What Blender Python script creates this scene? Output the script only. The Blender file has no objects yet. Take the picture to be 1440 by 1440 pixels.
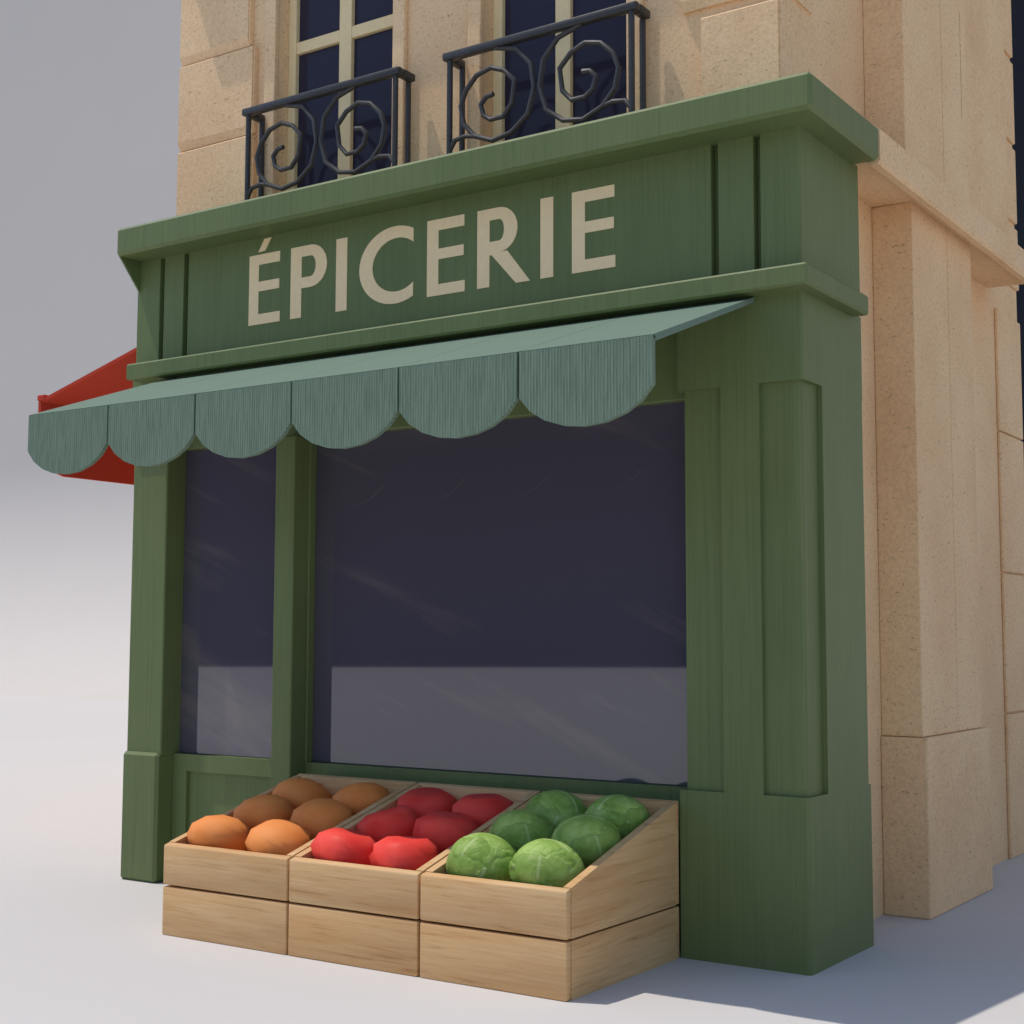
import bpy, bmesh, math, random
from mathutils import Vector, Matrix
random.seed(7)
scene = bpy.context.scene
col = scene.collection

# ------------------------------------------------------------------ helpers
def box(bm, x0, x1, y0, y1, z0, z1, bev=0.0, seg=2):
    vs = [bm.verts.new((x, y, z)) for x in (x0, x1) for y in (y0, y1) for z in (z0, z1)]
    idx = [(0, 1, 3, 2), (4, 6, 7, 5), (0, 4, 5, 1), (2, 3, 7, 6), (0, 2, 6, 4), (1, 5, 7, 3)]
    fs = [bm.faces.new([vs[i] for i in f]) for f in idx]
    if bev > 0:
        es = list({e for f in fs for e in f.edges})
        bmesh.ops.bevel(bm, geom=es, offset=bev, segments=seg, profile=0.5, affect='EDGES')

def prism(bm, pts, axis, a0, a1, bev=0.0, seg=2):
    """extrude a polygon (list of 2D points) along an axis from a0 to a1"""
    def mk(p, a):
        if axis == 0: return (a, p[0], p[1])
        if axis == 1: return (p[0], a, p[1])
        return (p[0], p[1], a)
    A = [bm.verts.new(mk(p, a0)) for p in pts]
    B = [bm.verts.new(mk(p, a1)) for p in pts]
    n = len(pts)
    fs = [bm.faces.new(A), bm.faces.new(B[::-1])]
    for i in range(n):
        j = (i + 1) % n
        fs.append(bm.faces.new((A[j], A[i], B[i], B[j])))
    if bev > 0:
        es = list({e for f in fs for e in f.edges})
        bmesh.ops.bevel(bm, geom=es, offset=bev, segments=seg, profile=0.5, affect='EDGES')

def strip(bm, outer, inner, a0, a1):
    """plate between two equally long curves in the xz plane, thickness a0..a1 in y"""
    n = len(outer)
    rows = [[bm.verts.new((p[0], a, p[1])) for p in c] for c in (outer, inner) for a in (a0, a1)]
    O0, O1, I0, I1 = rows
    for i in range(n - 1):
        bm.faces.new((O0[i], O0[i+1], I0[i+1], I0[i]))
        bm.faces.new((O1[i], I1[i], I1[i+1], O1[i+1]))
        bm.faces.new((O0[i], O1[i], O1[i+1], O0[i+1]))
        bm.faces.new((I0[i], I0[i+1], I1[i+1], I1[i]))
    for k in (0, n - 1):
        bm.faces.new((O0[k], I0[k], I1[k], O1[k]))

def tube(bm, pts, r, n=8, r_end=None):
    pts = [Vector(p) for p in pts]
    rings = []
    up = Vector((0, 1, 0))
    for i, p in enumerate(pts):
        if i == 0: t = pts[1] - p
        elif i == len(pts) - 1: t = p - pts[i-1]
        else: t = (pts[i+1] - p).normalized() + (p - pts[i-1]).normalized()
        t.normalize()
        u = up if abs(t.dot(up)) < 0.9 else Vector((1, 0, 0))
        a = t.cross(u).normalized(); b = a.cross(t).normalized()
        rings.append([bm.verts.new(p + r * (math.cos(2*math.pi*k/n) * a + math.sin(2*math.pi*k/n) * b)) for k in range(n)])
    for i in range(len(rings) - 1):
        for k in range(n):
            bm.faces.new((rings[i][k], rings[i][(k+1) % n], rings[i+1][(k+1) % n], rings[i+1][k]))
    bm.faces.new(rings[0][::-1]); bm.faces.new(rings[-1])

def obj(name, bm, mat, parent=None, smooth=False, origin=None):
    bmesh.ops.recalc_face_normals(bm, faces=bm.faces[:])
    me = bpy.data.meshes.new(name)
    if origin is not None:
        bmesh.ops.translate(bm, verts=bm.verts[:], vec=-Vector(origin))
    bm.to_mesh(me); bm.free()
    o = bpy.data.objects.new(name, me)
    if origin is not None: o.location = origin
    me.materials.append(mat)
    if smooth is True:
        for p in me.polygons: p.use_smooth = True
    elif smooth == 'auto':
        for p in me.polygons: p.use_smooth = True
        me.set_sharp_from_angle(angle=math.radians(35))
    col.objects.link(o)
    if parent is not None: o.parent = parent
    return o

def empty(name, loc=(0, 0, 0)):
    o = bpy.data.objects.new(name, None); o.location = loc
    o.empty_display_size = 0.2
    col.objects.link(o); return o

def tag(o, label=None, cat=None, group=None, kind=None):
    if label: o['label'] = label
    if cat: o['category'] = cat
    if group: o['group'] = group
    if kind: o['kind'] = kind
    return o

def B(): return bmesh.new()

# ------------------------------------------------------------------ materials
def mat(name, base, rough=0.6, spec=0.5):
    m = bpy.data.materials.new(name); m.use_nodes = True
    nt = m.node_tree; b = nt.nodes['Principled BSDF']
    b.inputs['Base Color'].default_value = (*base, 1)
    b.inputs['Roughness'].default_value = rough
    b.inputs['Specular IOR Level'].default_value = spec
    return m, nt, b

def N(nt, t, **kw):
    n = nt.nodes.new(t)
    for k, v in kw.items(): setattr(n, k, v)
    return n

def coords(nt, scale, space='Object', rot=(0, 0, 0)):
    tc = N(nt, 'ShaderNodeTexCoord'); mp = N(nt, 'ShaderNodeMapping')
    mp.inputs['Scale'].default_value = scale
    mp.inputs['Rotation'].default_value = rot
    nt.links.new(tc.outputs[space], mp.inputs['Vector']); return mp.outputs['Vector']

def noise(nt, vec, scale, detail=4, rough=0.55, dist=0.0):
    n = N(nt, 'ShaderNodeTexNoise')
    n.inputs['Scale'].default_value = scale; n.inputs['Detail'].default_value = detail
    n.inputs['Roughness'].default_value = rough; n.inputs['Distortion'].default_value = dist
    nt.links.new(vec, n.inputs['Vector']); return n.outputs['Fac']

def ramp(nt, fac, stops):
    r = N(nt, 'ShaderNodeValToRGB'); e = r.color_ramp.elements
    while len(e) < len(stops): e.new(0.5)
    for i, (p, c) in enumerate(stops):
        e[i].position = p; e[i].color = (*c, 1) if len(c) == 3 else c
    nt.links.new(fac, r.inputs['Fac']); return r.outputs['Color']

def mix(nt, a, b, fac, mode='MIX'):
    m = N(nt, 'ShaderNodeMix', data_type='RGBA', blend_type=mode)
    for s, v in ((m.inputs[0], fac), (m.inputs[6], a), (m.inputs[7], b)):
        if isinstance(v, (int, float)): s.default_value = v
        elif isinstance(v, tuple): s.default_value = (*v, 1)
        else: nt.links.new(v, s)
    return m.outputs[2]

def bump(nt, b, h, strength, dist=0.01, prev=None):
    n = N(nt, 'ShaderNodeBump'); n.inputs['Strength'].default_value = strength
    n.inputs['Distance'].default_value = dist
    nt.links.new(h, n.inputs['Height'])
    if prev is not None: nt.links.new(prev, n.inputs['Normal'])
    nt.links.new(n.outputs['Normal'], b.inputs['Normal']); return n.outputs['Normal']

def green_paint():
    m, nt, b = mat('green_painted_wood', (0.1, 0.17, 0.09), 0.5, 0.35)
    v = coords(nt, (34, 34, 0.9))
    g = noise(nt, v, 1.6, 6, 0.65, 0.5)
    v2 = coords(nt, (1, 1, 0.5)); g2 = noise(nt, v2, 2.2, 3)
    c = ramp(nt, g, [(0.25, (0.116, 0.157, 0.056)), (0.5, (0.141, 0.186, 0.070)), (0.78, (0.157, 0.202, 0.080))])
    c2 = ramp(nt, g2, [(0.3, (0.90, 0.92, 0.88)), (0.7, (1.06, 1.05, 1.06))])
    c = mix(nt, c, c2, 1.0, 'MULTIPLY')
    nt.links.new(c, b.inputs['Base Color'])
    # long fine cracks in the paint along the grain
    v3 = coords(nt, (60, 60, 1.1)); g3 = noise(nt, v3, 1.0, 2, 0.5, 0.2)
    r3 = ramp(nt, g3, [(0.30, (0, 0, 0)), (0.36, (1, 1, 1))])
    n1 = bump(nt, b, g, 0.28, 0.006)
    bump(nt, b, r3, 0.25, 0.003, n1)
    return m

def crate_wood():
    m, nt, b = mat('crate_oak_board', (0.45, 0.29, 0.15), 0.6, 0.3)
    oi = N(nt, 'ShaderNodeObjectInfo')
    tc = N(nt, 'ShaderNodeTexCoord')
    add = N(nt, 'ShaderNodeVectorMath', operation='ADD')
    sc = N(nt, 'ShaderNodeVectorMath', operation='SCALE'); sc.inputs[3].default_value = 17.0
    cmb = N(nt, 'ShaderNodeCombineXYZ')
    for k in range(3): nt.links.new(oi.outputs['Random'], cmb.inputs[k])
    nt.links.new(cmb.outputs[0], sc.inputs[0])
    nt.links.new(tc.outputs['Object'], add.inputs[0]); nt.links.new(sc.outputs[0], add.inputs[1])
    mp = N(nt, 'ShaderNodeMapping'); mp.inputs['Scale'].default_value = (2.0, 2.0, 48)
    nt.links.new(add.outputs[0], mp.inputs['Vector'])
    g = noise(nt, mp.outputs[0], 1.4, 8, 0.68, 0.7)
    mp2 = N(nt, 'ShaderNodeMapping'); mp2.inputs['Scale'].default_value = (1.1, 1.1, 7)
    nt.links.new(add.outputs[0], mp2.inputs['Vector'])
    g2 = noise(nt, mp2.outputs[0], 1.2, 3, 0.5, 0.8)
    c = ramp(nt, g, [(0.28, (0.42, 0.24, 0.095)), (0.42, (0.65, 0.405, 0.190)), (0.72, (0.74, 0.50, 0.26))])
    c2 = ramp(nt, g2, [(0.3, (0.92, 0.82, 0.72)), (0.6, (1.03, 1.03, 1.03))])
    nt.links.new(mix(nt, c, c2, 1.0, 'MULTIPLY'), b.inputs['Base Color'])
    bump(nt, b, g, 0.35, 0.004)
    return m

def stone():
    m, nt, b = mat('limestone', (0.6, 0.45, 0.31), 0.85, 0.2)
    v = coords(nt, (1, 1, 1))
    big = noise(nt, v, 1.6, 4, 0.55)
    c = ramp(nt, big, [(0.3, (0.81, 0.545, 0.312)), (0.7, (0.91, 0.660, 0.398))])
    mid = noise(nt, v, 60, 5, 0.7)
    c1 = ramp(nt, mid, [(0.3, (0.86, 0.84, 0.82)), (0.6, (1.04, 1.04, 1.04))])
    c = mix(nt, c, c1, 1.0, 'MULTIPLY')
    # pits and shell marks, stretched sideways
    vp = coords(nt, (40, 40, 78)); pn = noise(nt, vp, 1.0, 3, 0.6, 1.2)
    pits = ramp(nt, pn, [(0.615, (0, 0, 0)), (0.70, (0.8, 0.8, 0.8))])
    c = mix(nt, c, (0.36, 0.22, 0.12), 0.0)
    mx = c.node; nt.links.new(pits, mx.inputs[0])
    nt.links.new(c, b.inputs['Base Color'])
    n1 = bump(nt, b, mid, 0.35, 0.006)
    inv = N(nt, 'ShaderNodeInvert'); nt.links.new(pits, inv.inputs['Color'])
    bump(nt, b, inv.outputs[0], 0.35, 0.005, n1)
    return m

def cloth(name, base, dark):
    m, nt, b = mat(name, base, 0.9, 0.15)
    v = coords(nt, (110, 110, 7)); g = noise(nt, v, 1.0, 3, 0.6)
    v2 = coords(nt, (1, 1, 1)); g2 = noise(nt, v2, 150, 2, 0.7)
    c = ramp(nt, g, [(0.30, dark), (0.62, base)])
    c2 = ramp(nt, g2, [(0.3, (0.88, 0.88, 0.88)), (0.7, (1.08, 1.08, 1.08))])
    wv = N(nt, 'ShaderNodeTexWave', wave_type='BANDS', bands_direction='X'); wv.inputs['Scale'].default_value = 24
    wv.inputs['Distortion'].default_value = 0.6; wv.inputs['Detail'].default_value = 2; wv.inputs['Detail Scale'].default_value = 3
    nt.links.new(v2, wv.inputs['Vector'])
    c3 = ramp(nt, wv.outputs['Fac'], [(0.1, (0.90, 0.90, 0.90)), (0.7, (1.05, 1.05, 1.05))])
    c = mix(nt, c, c3, 1.0, 'MULTIPLY')
    nt.links.new(mix(nt, c, c2, 1.0, 'MULTIPLY'), b.inputs['Base Color'])
    nb = bump(nt, b, g, 0.35, 0.005)
    bump(nt, b, wv.outputs['Fac'], 0.5, 0.003, nb)
    return m

def plain(name, base, rough=0.6, spec=0.4, nscale=20, amt=0.08, bmp=0.1):
    m, nt, b = mat(name, base, rough, spec)
    v = coords(nt, (1, 1, 1)); g = noise(nt, v, nscale, 4, 0.6)
    lo = tuple(x * (1 - amt) for x in base); hi = tuple(min(1, x * (1 + amt)) for x in base)
    nt.links.new(ramp(nt, g, [(0.3, lo), (0.7, hi)]), b.inputs['Base Color'])
    if bmp: bump(nt, b, g, bmp, 0.004)
    return m

M_GREEN = green_paint()
M_WOOD = crate_wood()
M_STONE = stone()
M_CANVAS = cloth('sage_canvas', (0.196, 0.270, 0.200), (0.136, 0.198, 0.140))
M_TOPCAN = plain('sage_canvas_top', (0.168, 0.234, 0.182), 0.9, 0.1, 90, 0.05, 0.15)
M_RED = plain('red_canvas', (0.50, 0.062, 0.036), 0.9, 0.03, 60, 0.05, 0.1)
M_CREAM = plain('cream_paint', (0.86, 0.70, 0.40), 0.6, 0.3, 30, 0.04, 0.05)
M_LETTER = plain('cream_lettering', (0.97, 0.74, 0.44), 0.6, 0.3, 30, 0.04, 0.0)
M_IRON = plain('wrought_iron', (0.036, 0.035, 0.037), 0.42, 0.5, 40, 0.2, 0.15)
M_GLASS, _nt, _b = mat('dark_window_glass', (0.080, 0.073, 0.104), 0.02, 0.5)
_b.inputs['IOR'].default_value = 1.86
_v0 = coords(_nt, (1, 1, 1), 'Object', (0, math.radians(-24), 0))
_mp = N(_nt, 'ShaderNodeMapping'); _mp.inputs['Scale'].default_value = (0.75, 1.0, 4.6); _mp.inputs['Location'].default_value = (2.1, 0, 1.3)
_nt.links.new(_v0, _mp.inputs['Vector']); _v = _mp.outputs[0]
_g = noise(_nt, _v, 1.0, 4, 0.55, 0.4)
_nt.links.new(ramp(_nt, _g, [(0.56, (0.078, 0.071, 0.102)), (0.72, (0.135, 0.122, 0.125))]), _b.inputs['Base Color'])  # pale diagonal streaks painted into the glass colour, standing in for streaks of sunlight
M_GLASS2, _nt, _b = mat('dark_upper_glass', (0.032, 0.030, 0.052), 0.08, 0.3)
_b.inputs['IOR'].default_value = 1.33
M_GLASS3, _nt, _b = mat('dusty_dark_glass', (0.022, 0.026, 0.036), 0.95, 0.02)
M_GROUND = plain('pale_ground', (0.600, 0.577, 0.558), 0.9, 0.1, 0.35, 0.012, 0.0)
M_SKY = plain('grey_horizon', (0.592, 0.556, 0.524), 0.9, 0.1, 0.35, 0.012, 0.0)

def orange_mat():
    m, nt, b = mat('orange_peel', (0.85, 0.33, 0.07), 0.6, 0.2)
    v = coords(nt, (1, 1, 1)); g = noise(nt, v, 7, 3)
    nt.links.new(ramp(nt, g, [(0.3, (0.84, 0.265, 0.060)), (0.7, (0.90, 0.33, 0.095))]), b.inputs['Base Color'])
    bump(nt, b, noise(nt, v, 130, 2), 0.25, 0.003); return m
def tomato_mat():
    m, nt, b = mat('tomato_skin', (0.62, 0.04, 0.035), 0.5, 0.14)
    v = coords(nt, (1, 1, 1)); g = noise(nt, v, 6, 3)
    nt.links.new(ramp(nt, g, [(0.3, (0.84, 0.050, 0.038)), (0.7, (0.95, 0.100, 0.075))]), b.inputs['Base Color'])
    return m
def cabbage_mat():
    m, nt, b = mat('cabbage_leaf', (0.16, 0.3, 0.05), 0.55, 0.3)
    v = coords(nt, (1, 1, 1))
    g = noise(nt, v, 14, 5, 0.65, 0.6)
    c = ramp(nt, g, [(0.25, (0.140, 0.265, 0.030)), (0.5, (0.275, 0.430, 0.085)), (0.78, (0.44, 0.58, 0.19))])
    at_ = N(nt, 'ShaderNodeAttribute'); at_.attribute_name = 'vein'
    sep = N(nt, 'ShaderNodeSeparateColor'); nt.links.new(at_.outputs['Color'], sep.inputs[0])
    c = mix(nt, c, (0.66, 0.76, 0.38), 0.0); nt.links.new(sep.outputs[0], c.node.inputs[0])
    c2 = ramp(nt, sep.outputs[1], [(0.0, (0.78, 0.80, 0.70)), (1.0, (1.15, 1.12, 1.15))])
    nt.links.new(mix(nt, c, c2, 1.0, 'MULTIPLY'), b.inputs['Base Color'])
    bump(nt, b, g, 0.45, 0.02)
    return m
M_ORANGE, M_TOMATO, M_CABBAGE = orange_mat(), tomato_mat(), cabbage_mat()

# ------------------------------------------------------------------ setting
YAW = math.radians(33.996)
CAM = Vector((2.1915, -5.2889, 1.27))
fdir = Vector((-math.sin(YAW), math.cos(YAW), 0)); rdir = Vector((math.cos(YAW), math.sin(YAW), 0))
cam0 = Vector((CAM.x, CAM.y, 0))
bm = B()
WA = math.radians(-5)
wn_ = Vector((-math.sin(WA), math.cos(WA), 0)); wr_ = Vector((math.cos(WA), math.sin(WA), 0))
D0, R = 18.0, 6.4
def at(f, s, z): return cam0 + wn_ * f + wr_ * s + Vector((0, 0, z))
q = [bm.verts.new(at(f, s, 0)) for f, s in ((-85, -85), (-85, 85), (D0, 85), (D0, -85))]
bm.faces.new(q)
g = obj('ground', bm, M_GROUND); tag(g, kind='structure')
bm = B()
prof = []
for k in range(41):
    a = math.pi / 2 * k / 40
    prof.append((D0 + R * math.sin(a), R - R * math.cos(a)))
for k in range(1, 5): prof.append((D0 + R, R + 4.0 * k))
rows = [[bm.verts.new(at(f, s, z)) for s in (-75, 75)] for f, z in prof]
for a, b_ in zip(rows, rows[1:]): bm.faces.new((a[0], a[1], b_[1], b_[0]))
s = obj('sky', bm, M_SKY, smooth=True); tag(s, kind='structure')
# unseen dark wall added behind the camera to darken the shop window reflections
M_DARKWALL = plain('added_wall_dark', (0.05, 0.05, 0.058), 0.95, 0.05, 0.4, 0.1, 0.0)
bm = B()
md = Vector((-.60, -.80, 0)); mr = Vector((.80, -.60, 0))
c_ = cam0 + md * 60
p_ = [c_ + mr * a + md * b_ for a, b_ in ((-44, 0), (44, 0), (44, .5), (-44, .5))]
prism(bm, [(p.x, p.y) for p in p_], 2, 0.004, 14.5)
o = obj('added_dark_wall', bm, M_DARKWALL); tag(o, kind='structure')

# ------------------------------------------------------------------ stone building
bld = empty('stone_building', (-2.0, 3.0, 0))
tag(bld, 'beige limestone building rising behind the green shopfront, with corner blocks and tall windows', 'building')
def part(name, bm, m, parent=bld, smooth=False, **kw):
    """link a mesh given in world coordinates under a parent"""
    o = obj(name, bm, m, None, smooth)
    o.parent = parent
    M = Matrix.Translation(parent.location) if parent.parent is None else Matrix.Translation(parent.parent.location)
    o.matrix_parent_inverse = Matrix.Translation(-(parent.location if parent.parent is None else parent.parent.location)) if parent.parent is None else Matrix.Identity(4)
    return o
# every child of a root keeps its mesh in world coordinates: its parent inverse undoes the root's offset

WX0, WX1, WY = -3.84, -0.20, 0.30
HC = 0.405                                    # half width of a window opening
WC = (-2.705, -1.345)
TOP = 10.0
bm = B()
# facade wall with two openings (z 3.3..5.25)
xs = [WX0 + .004, WC[0] - HC, WC[0] + HC, WC[1] - HC, WC[1] + HC, WX1]
box(bm, xs[0], xs[1], WY, WY + .22, 3.0, TOP)
box(bm, xs[2], xs[3], WY, WY + .22, 3.0, TOP)
box(bm, xs[4], xs[5], WY, WY + .22, 3.0, TOP)
for c in WC:
    box(bm, c - HC, c + HC, WY, WY + .22, 3.0, 3.46)
    box(bm, c - HC, c + HC, WY, WY + .22, 5.25, TOP)
# body behind, with the side wall
box(bm, WX0 + .004, WX1, WY + .222, 3.96, 0.66, TOP)
box(bm, WX0 + .004, WX1, 0.68, 3.96, 0, 0.66)
box(bm, WX0 + .004, WX1, 5.4, 8.0, 0, TOP)
box(bm, WX0 + .004, WX1, 3.96, 5.4, 0, 0.25)
box(bm, WX0 + .004, WX1, 3.96, 5.4, 6.4, TOP)
box(bm, WX0 + .004, WX1 - .35, 3.96, 5.4, 0.25, 6.4)
part('wall', bm, M_STONE)

# corner blocks with bevelled joints
def block(x0, x1, z0, z1, yf=.262, side=None):
    bm = B()
    y1 = WY - .001 if side is None else .62
    prism(bm, [(yf + .004, z0 + .034), (yf, z0 + .042), (yf, z1 - .008), (yf + .008, z1), (y1, z1), (y1, z0), (yf + .018, z0)], 0, x0, x1 - .010)
    prism(bm, [(yf + .006, z0 + .044), (yf + .012, z1 - .008), (y1, z1 - .004), (y1, z0 + .008), (yf + .022, z0 + .008)], 0, x1 - .010, x1)
    return part('corner_block', bm, M_STONE)
for z0, z1 in ((3.47, 4.0), (4.01, 4.50), (4.51, 5.0), (5.01, 5.20)):
    block(WX0, -3.262 if z0 < 4.4 else -3.30, z0, z1)
for z0, z1, xa in ((3.47, 3.99, -.56), (4.04, 4.52, -.66), (4.53, 5.05, -.56)):
    block(xa, WX1 + .012, z0, z1, .262, side=True)
# upper string course that throws the stepped shade on the wall
bm = B()
prism(bm, [(WY, 5.22), (.14, 5.26), (.125, 5.30), (.125, 5.42), (WY, 5.46)], 0, WX0 - .01, WX1 + .02)
part('string_course', bm, M_STONE)

# side band at the height of the shop cornice
bm = B()
prism(bm, [(WX1 - .0, 3.356), (.030, 3.350), (.075, 3.300), (.108, 3.300), (.12, 3.314), (.12, 3.452), (.112, 3.46), (WX1, 3.475)], 1, .59, 3.30)
part('string_course', bm, M_STONE)

# side pilaster, on its plinth
pil = None
bm = B()
box(bm, WX1, 0.0, 1.36, 1.890, .822, 3.353, .006)
box(bm, WX1, 0.0, 1.899, 2.30, .822, 3.353, .006)
pil = part('pilaster', bm, M_STONE)
bm = B(); box(bm, WX1, .022, 1.345, 2.345, 0, .820, .008)
o = part('plinth', bm, M_STONE, pil)
bm = B()
box(bm, WX1, .0, 1.29, 1.870, 3.462, 6.3, .006)
box(bm, WX1, .0, 1.879, 2.200, 3.462, 6.3, .004)
box(bm, WX1, -.001, 2.2115, 2.30, 3.462, 6.3, .0)
box(bm, WX1, -.0008, 2.2002, 2.2113, 3.462, 4.02)
box(bm, WX1, -.0008, 2.2002, 2.2113, 4.60, 6.3)
box(bm, WX1, -.03, 2.2002, 2.2113, 4.02, 4.60)
part('pilaster', bm, M_STONE)
bm = B(); box(bm, WX1, -.06, 2.305, 3.30, 3.462, 6.3, .006)
part('wall_panel', bm, M_STONE)
# stone blocks beside the far window
for z0, z1 in ((0, .835), (.845, 1.665), (1.675, 2.51), (2.52, 3.26), (3.47, 3.86), (3.90, 4.38), (4.42, 4.95), (4.99, 5.5)):
    bm = B(); box(bm, WX1, -.18, 3.44, 3.955, z0, z1, .005, 1)
    part('side_block', bm, M_STONE)
# far side window, dark
wn = B(); 
for a in ((3.962, 4.02), (5.34, 5.398)): box(wn, WX1 - .12, WX1 - .03, a[0], a[1], .252, 6.398, .004)
box(wn, WX1 - .12, WX1 - .03, 4.02, 5.34, 6.33, 6.398); box(wn, WX1 - .12, WX1 - .03, 4.02, 5.34, .252, .35)
M_DARKF = plain('dark_frame_paint', (0.03, 0.03, 0.035), 0.5, 0.3)
w = part('side_window', wn, M_DARKF)
bm = B(); box(bm, WX1 - .10, WX1 - .06, 4.021, 5.339, .351, 6.329)
part('pane', bm, M_GLASS3, w)

# upper windows
for c in WC:
    fr = B()
    y0, y1 = .372, .43
    zb, zt = 3.462, 5.248
    box(fr, c - HC + .001, c - HC + .055, y0, y1, zb, zt, .004)
    box(fr, c + HC - .055, c + HC - .001, y0, y1, zb, zt, .004)
    box(fr, c - .042, c + .042, y0 + .002, y1, zb, zt, .004)
    for z0, z1 in ((zb, 3.53), (4.435, 4.50), (5.18, zt)):
        box(fr, c - HC + .056, c - .043, y0 + .004, y1, z0, z1, .004)
        box(fr, c + .043, c + HC - .056, y0 + .004, y1, z0, z1, .004)
    w = part('window', fr, M_CREAM)
    bm = B(); box(bm, c - HC + .03, c + HC - .03, .40, .42, zb + .02, zt - .02)
    part('pane', bm, M_GLASS2, w)
    bm = B()
    box(bm, c - HC - .078, c - HC, .268, WY + .0, 3.46, 5.21, .006)
    box(bm, c + HC, c + HC + .078, .268, WY + .0, 3.46, 5.21, .006)
    part('surround', bm, M_STONE, w)

# ------------------------------------------------------------------ shopfront
shop = empty('shopfront', (-1.92, 0.1, 0))
tag(shop, 'green painted wooden shopfront with cream sign letters on the ground floor', 'shopfront')
def sp(name, bm, m=M_GREEN, parent=shop, **kw): return part(name, bm, m, parent, **kw)
G = .022
XR = 0.0
# right corner pilaster
bm = B()
zt, zp = 2.290, .665
prism(bm, [(-.530, G), (-G - .028, G), (-G - .008, G + .006), (-G, G + .028), (-G, .640), (-.530, .640)], 2, zp - .01, zt + .01)
box(bm, -.358, -.188, 0, G - .0005, zp, zt)
box(bm, -G + .0005, 0, .195, .642, zp, zt)
prism(bm, [(-.551, 0), (-.012, 0), (-.0035, .0035), (0, .012), (0, .648), (-.551, .648)], 2, zt, 2.655)
pr = sp('pilaster', bm)
bm = B()
prism(bm, [(-.553, 0), (-.012, 0), (-.0035, .0035), (0, .012), (0, .668), (-.553, .668)], 2, 0, zp)
sp('plinth', bm, parent=pr)
# left pilaster
bm = B()
box(bm, -3.862, -3.600, G, .64, zp - .01, zt + .01, .008)
box(bm, -3.862, -3.592, 0, .64, zt, 2.655)
pl = sp('pilaster', bm)
bm = B(); box(bm, -3.874, -3.603, 0, .66, 0, zp + .004, .016, 1)
sp('plinth', bm, parent=pl)
# fascia: backing and boards with narrow grooves between
bm = B(); box(bm, -3.838, -.004, .045, .64, 2.66, 3.325)
sp('fascia_backing', bm)
for nm, a, b_ in (('fascia_block', -3.843, -3.668), ('fascia_strip', -3.635, -3.487), ('sign_board', -3.452, -.391), ('fascia_strip', -.359, -.201)):
    bm = B(); box(bm, a, b_, 0, .044, 2.725, 3.322, .004)
    o = sp(nm, bm)
    if nm == 'sign_board': sign = o
bm = B()
prism(bm, [(-.170, 0), (-.012, 0), (-.0035, .0035), (0, .012), (0, .643), (-.003, .643), (-.003, .044), (-.170, .044)], 2, 2.725, 3.322)
sp('fascia_block', bm)
# top filler above the groove tops
# cornice
bm = B()
z0, z1 = 3.309, 3.459
X0, X1, Y0, Y1 = -3.834, .120, -.169, .586
prism(bm, [(X0, Y0), (X1, Y0), (X1, Y1), (-.02, Y1), (-.02, .299), (X0, .299)], 2, z0, z1, .016, 1)
cor = sp('cornice', bm)
bm = B()   # bed mould under the cornice
prism(bm, [(-3.842, -.045), (.045, -.045), (.045, .60), (.0005, .60), (.0005, -.0005), (-3.842, -.0005)], 2, 3.288, 3.3085, .006, 1)
bm2 = B()  # shaped end bracket at the far left
prism(bm2, [(-.155, 3.322), (-.0006, 3.322), (-.0006, 3.140)], 0, -3.832, -3.822)
bm.free()
sp('end_bracket', bm2)
# middle moulding
bm = B()
prism(bm, [(-3.806, -.103), (.0645, -.103), (.0645, .575), (.001, .575), (.001, -.001), (-3.806, -.001)], 2, 2.642, 2.728, .009, 1)
sp('moulding', bm)
# header over the windows
bm = B(); box(bm, -3.599, -.5515, .112, .30, 2.272, 2.70, .008)
sp('header', bm)
# mullion between the windows
bm = B()
box(bm, -2.800, -2.672, 0.0, .14, .0, 2.271, .008)
box(bm, -2.790, -2.664, .108, .17, .66, 2.271, .006)
sp('mullion', bm)
# stall risers with a sunk panel
def riser(x0, x1, px0, px1, pz0, pz1):
    bm = B()
    yf, yb, zt_ = .112, .16, .662
    box(bm, x0, px0, yf, yb, 0, zt_)
    box(bm, px1, x1, yf, yb, 0, zt_)
    box(bm, px0, px1, yf, yb, pz1, zt_)
    box(bm, px0, px1, yf, yb, 0, pz0)
    r = sp('stall_riser', bm)
    bm = B(); box(bm, px0 - .02, px1 + .02, yf + .022, yb + .01, pz0 - .02, pz1 + .02)
    sp('panel', bm, parent=r)
riser(-3.599, -2.801, -3.50, -2.90, .14, .575)
riser(-2.671, -.552, -2.52, -.70, .14, .575)
# glazing: a thin bead, then the pane
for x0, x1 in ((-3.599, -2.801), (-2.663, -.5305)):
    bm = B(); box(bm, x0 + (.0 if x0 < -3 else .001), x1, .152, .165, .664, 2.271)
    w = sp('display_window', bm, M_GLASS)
bm = B(); box(bm, -3.59, -.54, .30, .34, 0, 2.7)
sp('backing_wall', bm)

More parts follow.
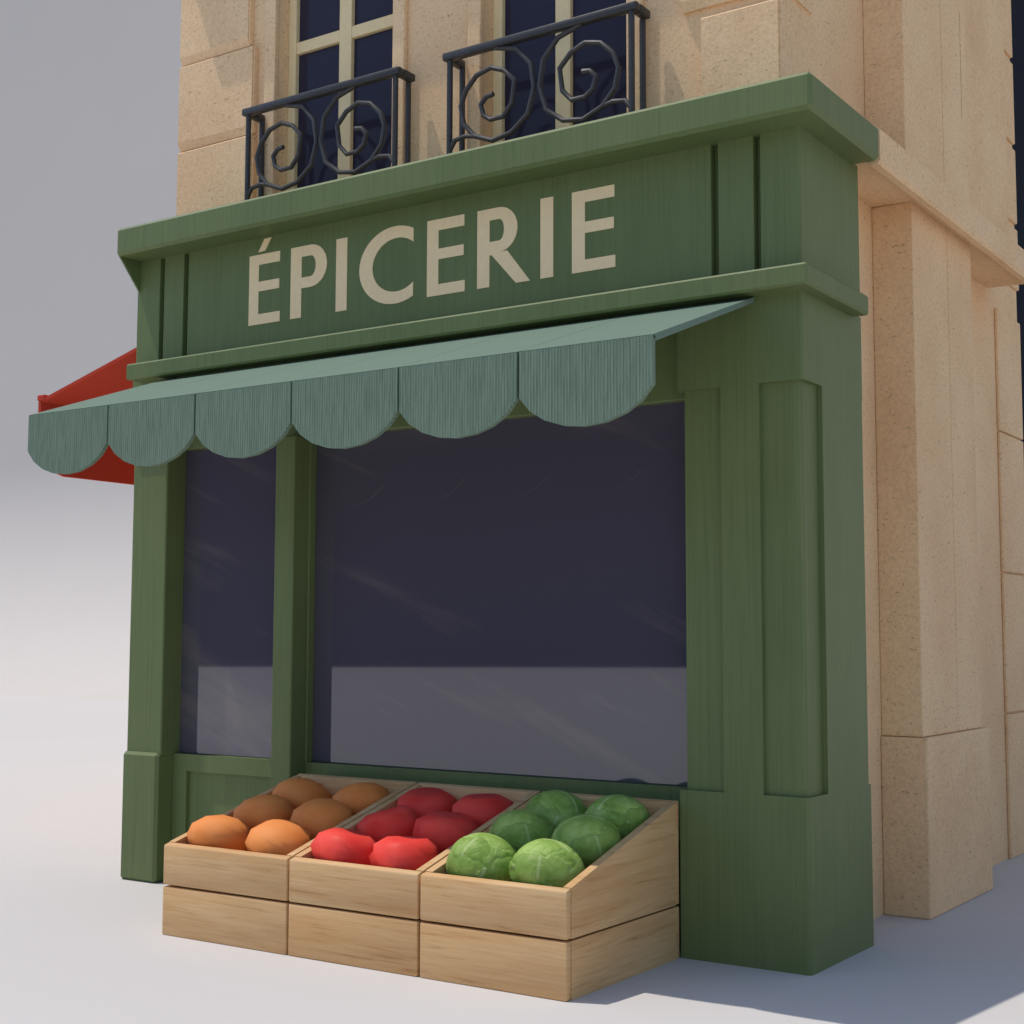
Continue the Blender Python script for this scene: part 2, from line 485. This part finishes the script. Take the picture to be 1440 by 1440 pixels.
# lettering
ZB, ZT = 2.858, 3.220
LY0, LY1 = -.003, .004
def rect(bm, x0, x1, z0, z1): box(bm, x0, x1, LY0, LY1, z0, z1)
def letter(bm, lab): 
    o = sp('letter', bm, M_LETTER, parent=sign); return o
def E_(x0, x1, sw=.066, acc=None):
    bm = B(); rect(bm, x0, x0 + sw, ZB, ZT)
    hh = .053
    xi = x0 + sw
    rect(bm, xi, x1, ZT - hh, ZT); rect(bm, xi, x1 - .003, 3.029, 3.079); rect(bm, xi, x1 + .004, ZB, ZB + hh)
    if acc: prism(bm, acc, 1, LY0, LY1)
    letter(bm, 'E')
E_(-3.003, -2.792, acc=[(-2.943, 3.233), (-2.896, 3.236), (-2.853, 3.299), (-2.903, 3.297)])
def bowl(bm, xs, xr, zb, zt, th, straight):
    n = 14; outer, inner = [(xs, zt)], [(xs, zt - th)]
    cx = xs + straight; rz = (zt - zb) / 2; cz = (zt + zb) / 2; rx = xr - cx
    for k in range(n + 1):
        a = math.pi / 2 - math.pi * k / n
        outer.append((cx + rx * math.cos(a), cz + rz * math.sin(a)))
        inner.append((cx + (rx - th * 1.35) * math.cos(a), cz + (rz - th) * math.sin(a)))
    outer.append((xs, zb)); inner.append((xs, zb + th))
    strip(bm, outer, inner, LY0, LY1)
bm = B(); rect(bm, -2.717, -2.645, ZB, ZT); bowl(bm, -2.645, -2.478, 3.006, ZT, .054, .060); letter(bm, 'P')
bm = B(); rect(bm, -2.418, -2.348, ZB, ZT); letter(bm, 'I')
bm = B()
cz = 3.040; outer, inner = [], []
n = 30
aO = math.acos(.110 / .220); aI = math.acos(.100 / .148)
for k in range(n + 1):
    t = k / n
    a = aO + (2 * math.pi - 2 * aO) * t; outer.append((-2.050 + .220 * math.cos(a), cz + .188 * math.sin(a)))
    a = aI + (2 * math.pi - 2 * aI) * t; inner.append((-2.040 + .148 * math.cos(a), cz + .130 * math.sin(a)))
strip(bm, outer, inner, LY0, LY1); letter(bm, 'C')
E_(-1.858, -1.644)
bm = B(); rect(bm, -1.570, -1.502, ZB, ZT); bowl(bm, -1.502, -1.349, 3.012, ZT, .054, .052)
prism(bm, [(-1.502, 3.0118), (-1.440, 3.0118), (-1.405, 3.014), (-1.281, ZB), (-1.357, ZB), (-1.490, 3.004), (-1.502, 3.004)], 1, LY0, LY1); letter(bm, 'R')
bm = B(); rect(bm, -1.226, -1.159, ZB, ZT); letter(bm, 'I')
E_(-1.062, -.848)

# ------------------------------------------------------------------ green awning
aw = empty('awning', (-1.9, -.4, 2.3))
tag(aw, 'sage green canvas awning with scalloped valance over the shop window', 'awning')
AX0, AX1, AYF = -3.602, -.200, -.862
ZF, ZK = 2.337, 2.642
th = .022
sl = (ZK - ZF) / (-AYF)
pitch = (AX1 - AX0) / 6
for k in range(6):
    a, b_ = AX0 + k * pitch, AX0 + (k + 1) * pitch
    bm = B()
    prism(bm, [(AYF, ZF), (AYF + .02, ZF - .020), (-.002, ZK - th), (-.002, ZK)], 0, a + (.0018 if k else 0), b_ - (.0018 if k < 5 else 0))
    part('canopy_panel', bm, M_TOPCAN, aw)
    bm = B()
    g_ = .005
    x0, x1 = a + (g_ if k else 0), b_ - (g_ if k < 5 else 0)
    xc, rw = (x0 + x1) / 2, (x1 - x0) / 2
    pts = [(x0, ZF - .003), (x0, 2.160)]
    m_ = 8
    for i in range(1, m_):
        lo = math.radians(24); t = lo + (math.pi - 2 * lo) * i / m_
        pts.append((xc - rw * math.cos(t) / math.cos(lo), 2.158 - .125 * (math.sin(t) - math.sin(lo)) / (1 - math.sin(lo))))
    pts += [(x1, 2.160), (x1, ZF - .003)]
    prism(bm, pts, 1, AYF - .004, AYF + .018)
    part('valance_flap', bm, M_CANVAS, aw)

# ------------------------------------------------------------------ red awning on the left wall
ra = empty('awning', (-4.3, 1.2, 2.4))
tag(ra, 'red canvas awning projecting from the left side wall, half hidden', 'awning')
RX, RY0, RY1 = -4.70, .045, 2.0
bm = B()
prism(bm, [(-3.844, 2.868), (RX + .02, 2.640), (RX + .02, 2.622), (-3.844, 2.846)], 1, RY0, RY1)
part('canopy', bm, M_RED, ra)
bm = B()
pts = [(RY0, 2.628), (RY0, 2.36), (RY0 + .03, 2.285), (RY0 + .09, 2.235), (RY0 + .19, 2.208), (RY1 - .19, 2.208), (RY1, 2.36), (RY1, 2.628)]
prism(bm, pts, 0, RX - .012, RX + .012)
part('valance', bm, M_RED, ra)
bm = B(); box(bm, RX - .018, RX + .045, RY0 - .006, RY1 + .006, 2.630, 2.664, .006)
part('front_bar', bm, M_RED, ra)

# ------------------------------------------------------------------ balcony railings
SC = [(-0.245, 3.828), (-0.286, 3.822), (-0.317, 3.79), (-0.301, 3.735), (-0.26, 3.707), (-0.189, 3.707), (-0.139, 3.761), (-0.124, 3.869), (-0.184, 3.93), (-0.261, 3.96), (-0.343, 3.939), (-0.405, 3.878), (-0.434, 3.806), (-0.415, 3.714), (-0.352, 3.645), (-0.249, 3.604), (-0.143, 3.621), (-0.049, 3.692), (-0.015, 3.811), (-0.035, 3.93), (-0.114, 4.017), (-0.241, 4.052)]
FT = [(-0.500, 3.600), (-0.467, 3.646), (-0.404, 3.655), (-0.352, 3.645)]
def railing(cx, label):
    r = empty('balcony_railing', (cx, .2, 3.46))
    tag(r, label, 'railing', 'wrought iron balcony railings under the upper windows')
    def rp(name, bm, **kw):
        o = obj(name, bm, M_IRON, r, **kw); return o
    Z = lambda z: z - 3.46
    yf = -.05
    bm = B()
    box(bm, -.535, .535, yf - .022, yf + .022, Z(4.046), Z(4.086), .010)
    for s_ in (-1, 1):
        box(bm, s_ * .513 - .022, s_ * .513 + .022, yf + .0225, .068, Z(4.0465), Z(4.0855), .008)
    rp('handrail', bm, smooth='auto')
    bm = B(); box(bm, -.52, .52, yf - .010, yf + .010, Z(3.535), Z(3.560), .004); rp('bottom_rail', bm, smooth='auto')
    for sx in (-.500, .500):
        for y in (yf, .052):
            bm = B(); tube(bm, [(sx, y, .001), (sx, y, Z(4.045))], .0145, 10); rp('post', bm, smooth='auto')
    for s_ in (-1, 1):
        bm = B()
        tube(bm, [(-s_ * x if s_ > 0 else x, yf, Z(z)) for x, z in SC] if s_ < 0 else [(-x, yf, Z(z)) for x, z in SC], .0125, 8)
        sc = rp('scroll', bm, smooth='auto')
        bm = B(); tube(bm, [(s_ * -x, yf, Z(z)) for x, z in FT] if s_ > 0 else [(x, yf, Z(z)) for x, z in FT], .0118, 8)
        o = obj('scroll_foot', bm, M_IRON, sc, smooth='auto')
    return r
railing(-2.680, 'left black scrolled iron railing, before the window with a visible cross bar')
railing(-1.345, 'right black scrolled iron railing, above the letters ERIE of the sign')

# ------------------------------------------------------------------ crates
KY0, KY1 = -.866, -.006
XS = [(-2.600, -1.883), (-1.872, -1.217), (-1.206, -.5545)]
T = .034
what = ('oranges', 'tomatoes', 'cabbages')
def top_z(y): return .380 + (.622 - .380) * (y - KY0) / (KY1 - KY0)
for i, (x0, x1) in enumerate(XS):
    cx = (x0 + x1) / 2
    # base box
    r = empty('crate', (cx, -.43, 0))
    tag(r, 'closed flat oak box carrying the slanted crate of ' + what[i], 'crate', 'oak base boxes under the produce')
    o_ = r.location
    z0, z1 = .0, .204
    def kp(name, bm, par=r):
        o = obj(name, bm, M_WOOD, par, smooth='auto'); o.matrix_parent_inverse = Matrix.Translation(-par.location); return o
    bm = B(); box(bm, x0, x1, KY0, KY0 + T, z0, z1, .007); kp('front_board', bm)
    bm = B(); box(bm, x0 + .001, x1 - .001, KY1 - T, KY1, z0, z1, .005); kp('back_board', bm)
    for a, b_ in ((x0, x0 + T), (x1 - T, x1)):
        bm = B(); box(bm, a, b_, KY0 + T, KY1 - T, z0, z1, .0); kp('side_board', bm)
    bm = B(); box(bm, x0 + T, x1 - T, KY0 + T, KY1 - T, z1 - .03, z1 - .004); kp('lid', bm)
    # slanted display crate
    r = empty('crate', (cx, -.43, .212))
    tag(r, 'slanted open oak crate filled with ' + what[i], 'crate', 'slanted oak display crates')
    z0 = .212
    bm = B()
    zf = top_z(KY0)
    prism(bm, [(KY0, z0), (KY0 + T, z0), (KY0 + T, top_z(KY0 + T)), (KY0, zf)], 0, x0, x1, .007); kp('front_board', bm, r)
    bm = B()
    prism(bm, [(KY1 - T, z0), (KY1, z0), (KY1, top_z(KY1)), (KY1 - T, top_z(KY1 - T))], 0, x0 + .001, x1 - .001, .005); kp('back_board', bm, r)
    for a, b_ in ((x0, x0 + T), (x1 - T, x1)):
        bm = B()
        ya, yb = KY0 + T, KY1 - T
        prism(bm, [(ya, z0), (yb, z0), (yb, top_z(yb)), (ya, top_z(ya))], 0, a, b_); kp('side_board', bm, r)
    bm = B()
    ya, yb = KY0 + T + .001, KY1 - T - .001
    prism(bm, [(ya, z0 + .004), (yb, z0 + .004), (yb, top_z(yb) - .19), (ya, top_z(ya) - .14)], 0, x0 + T + .001, x1 - T - .001); kp('shelf_board', bm, r)

# ------------------------------------------------------------------ produce
def lump(seg, rings, f):
    bm = B()
    top = bm.verts.new((0, 0, f(0, 0)[2])); rows = []
    for j in range(1, rings):
        ph = math.pi * j / rings
        rows.append([bm.verts.new(f(2 * math.pi * (i + .5 * (j % 2)) / seg, ph)) for i in range(seg)])
    bot = bm.verts.new((0, 0, f(0, math.pi)[2]))
    for i in range(seg):
        bm.faces.new((top, rows[0][i], rows[0][(i+1) % seg]))
        bm.faces.new((bot, rows[-1][(i+1) % seg], rows[-1][i]))
    for a, b_ in zip(rows, rows[1:]):
        off = rows.index(a) % 2
        for i in range(seg):
            j = (i + 1) % seg
            bm.faces.new((a[i], b_[i], b_[j], a[j]))
    return bm
def f_orange(th_, ph):
    r = .147
    return (r * math.sin(ph) * math.cos(th_), r * math.sin(ph) * math.sin(th_), .096 * math.cos(ph))
def f_tomato(th_, ph):
    r = .142 * (1 + .085 * math.cos(5 * th_) * math.sin(ph) ** 2)
    z = .104 * math.cos(ph) - .034 * math.exp(-(ph / .45) ** 2)
    return (r * math.sin(ph) ** .8 * math.cos(th_), r * math.sin(ph) ** .8 * math.sin(th_), z)
# cabbage: wrapped leaves, each with a midrib and side veins
rnd = random.Random(11)
LEAVES = []
for k in range(9):
    a = 2 * math.pi * (k * .382) ; el = (.15, .35, .55, .75, .25, .5, .8, 1.1, 1.3)[k]
    c = Vector((math.cos(a) * math.cos(el), math.sin(a) * math.cos(el), math.sin(el)))
    up_ = Vector((0, 0, 1)); t = (up_ - c * c.dot(up_)).normalized()
    t = (t + c.cross(t) * rnd.uniform(-.5, .5)).normalized()
    LEAVES.append((c, t, c.cross(t), rnd.uniform(.75, .95), rnd.uniform(0, 6)))
def cabbage_point(d):
    best = None
    for k, (c, t, s_, rad, ph) in reversed(list(enumerate(LEAVES))):
        u, v = d.dot(t), d.dot(s_)
        w_ = d.dot(c)
        if w_ <= 0: continue
        ang = math.atan2(v, u)
        lim = rad * (1 + .06 * math.sin(5 * ang + ph) + .03 * math.sin(11 * ang + ph))
        rr = math.hypot(u, v)
        if rr < lim:
            best = (k, u, v, lim - rr); break
    if best is None: return 1.0, 0.0, .5
    k, u, v, edge = best
    uu = u + rad
    mid = math.exp(-(v / (.030 + .030 * max(0, 1 - uu / 1.6))) ** 2)
    q_ = (u - .75 * abs(v) - .25 * v * v) / .30
    fr = abs(q_ - round(q_)) * .30
    side = math.exp(-(fr / .026) ** 2) * max(0, 1 - abs(v) / .75) * .60
    q2 = (u + 1.6 * abs(v)) / .17
    fr2 = abs(q2 - round(q2)) * .17
    net = math.exp(-(fr2 / .02) ** 2) * .14 * (1 if abs(v) > .08 else 0)
    rim = math.exp(-(edge / .028) ** 2) * .45
    rad_ = 1.0 + .006 * (k % 4) + .034 * min(1, edge / .07) + .008 * mid + .004 * side
    return rad_, min(1, max(mid, side, net, rim) * .8), (k * .37) % 1.0
def cabbage_mesh():
    bm = B(); sg, rg = 150, 84
    lay = bm.loops.layers.color.new('vein')
    info = {}
    def mk(th_, ph):
        d = Vector((math.sin(ph) * math.cos(th_), math.sin(ph) * math.sin(th_), math.cos(ph)))
        rad_, vein, tone = cabbage_point(d)
        lump_ = 1 + .03 * math.cos(3 * th_ + 2 * ph) + .015 * math.sin(7 * th_ - 3 * ph)
        vtx = bm.verts.new((d.x * .134 * rad_ * lump_, d.y * .134 * rad_ * lump_, d.z * .117 * rad_))
        info[vtx] = (vein, tone); return vtx
    rows = [[mk(2 * math.pi * i / sg, math.pi * (j + .5) / rg) for i in range(sg)] for j in range(rg)]
    for a, b_ in zip(rows, rows[1:]):
        for i in range(sg):
            bm.faces.new((a[i], b_[i], b_[(i + 1) % sg], a[(i + 1) % sg]))
    bm.faces.new(rows[0]); bm.faces.new(rows[-1][::-1])
    for f in bm.faces:
        for l in f.loops:
            v_, t_ = info[l.vert]; l[lay] = (v_, t_, 0, 1)
    return bm
rowsY = (-.690, -.420, -.165)
rown = ('front', 'middle', 'back')
coln = ('left', 'right')
kinds = (('orange', 'orange', f_orange, M_ORANGE, 11, 6, .175, -2.262, .004),
         ('tomato', 'tomato', f_tomato, M_TOMATO, 13, 6, .152, -1.560, .000),
         ('cabbage', 'cabbage', None, M_CABBAGE, 16, 10, .146, -.893, .006))
lit = ('in the sun', 'in the shade', 'in the shade')
for ki, (nm, cat, f, m, sg, rg, dx, cx, dz) in enumerate(kinds):
    base = None
    for j, y in enumerate(rowsY):
        for i in (0, 1):
            if base is None:
                o = obj(nm, lump(sg, rg, f) if f else cabbage_mesh(), m, smooth=True); base = o
            else:
                o = base.copy(); col.objects.link(o)
            z = top_z(y) - .028 + dz + (0, -.012, -.03)[j]
            o.location = (cx + (-dx if i == 0 else dx) + random.uniform(-.004, .004), y, z)
            o.rotation_euler = (random.uniform(-.25, .25), random.uniform(-.2, .2), random.uniform(0, 6.28))
            tag(o, {'orange': 'round orange', 'tomato': 'ribbed red tomato', 'cabbage': 'round green cabbage'}[nm]
                + f' at the {coln[i]} of the {rown[j]} row in its crate, {lit[j]}', cat, f'{ {"orange":"oranges","tomato":"tomatoes","cabbage":"cabbages"}[nm]} in the slanted crate')

# ------------------------------------------------------------------ light
SX, SY = .360, .137
sdir = Vector((SX, SY, -1)).normalized()
sun_el = math.asin(-sdir.z)
sun = bpy.data.lights.new('sun', 'SUN'); sun.energy = 2.75; sun.angle = math.radians(0.5); sun.color = (1.0, .935, .85)
so = bpy.data.objects.new('sun', sun); so.rotation_euler = sdir.to_track_quat('-Z', 'Y').to_euler(); col.objects.link(so)
w = bpy.data.worlds.new('World'); scene.world = w; w.use_nodes = True
nt = w.node_tree; bg = nt.nodes['Background']
sky = nt.nodes.new('ShaderNodeTexSky'); sky.sky_type = 'NISHITA'; sky.sun_disc = False
sky.sun_elevation = sun_el
sky.sun_rotation = math.atan2(-SX, -SY)      # towards the sun, clockwise from +Y
nt.links.new(sky.outputs[0], bg.inputs['Color']); bg.inputs['Strength'].default_value = 0.142

# ------------------------------------------------------------------ camera
cd = bpy.data.cameras.new('camera'); cd.lens = 2034.55 / 1440 * 36; cd.sensor_width = 36; cd.clip_end = 500
co = bpy.data.objects.new('camera', cd); col.objects.link(co)
P, Rl = math.radians(5.0017), math.radians(.1737)
f_ = Vector((-math.sin(YAW) * math.cos(P), math.cos(YAW) * math.cos(P), math.sin(P)))
r_ = Vector((math.cos(YAW), math.sin(YAW), 0)); u_ = r_.cross(f_)
r2 = math.cos(Rl) * r_ + math.sin(Rl) * u_; u2 = -math.sin(Rl) * r_ + math.cos(Rl) * u_
co.matrix_world = Matrix(((r2.x, u2.x, -f_.x, CAM.x), (r2.y, u2.y, -f_.y, CAM.y), (r2.z, u2.z, -f_.z, CAM.z), (0, 0, 0, 1)))
scene.camera = co
scene.view_settings.view_transform = 'Standard'; scene.view_settings.look = 'None'
scene.view_settings.exposure = 0.0; scene.view_settings.gamma = 1.0
scene.cycles.max_bounces = 8; scene.cycles.diffuse_bounces = 4; scene.cycles.glossy_bounces = 4
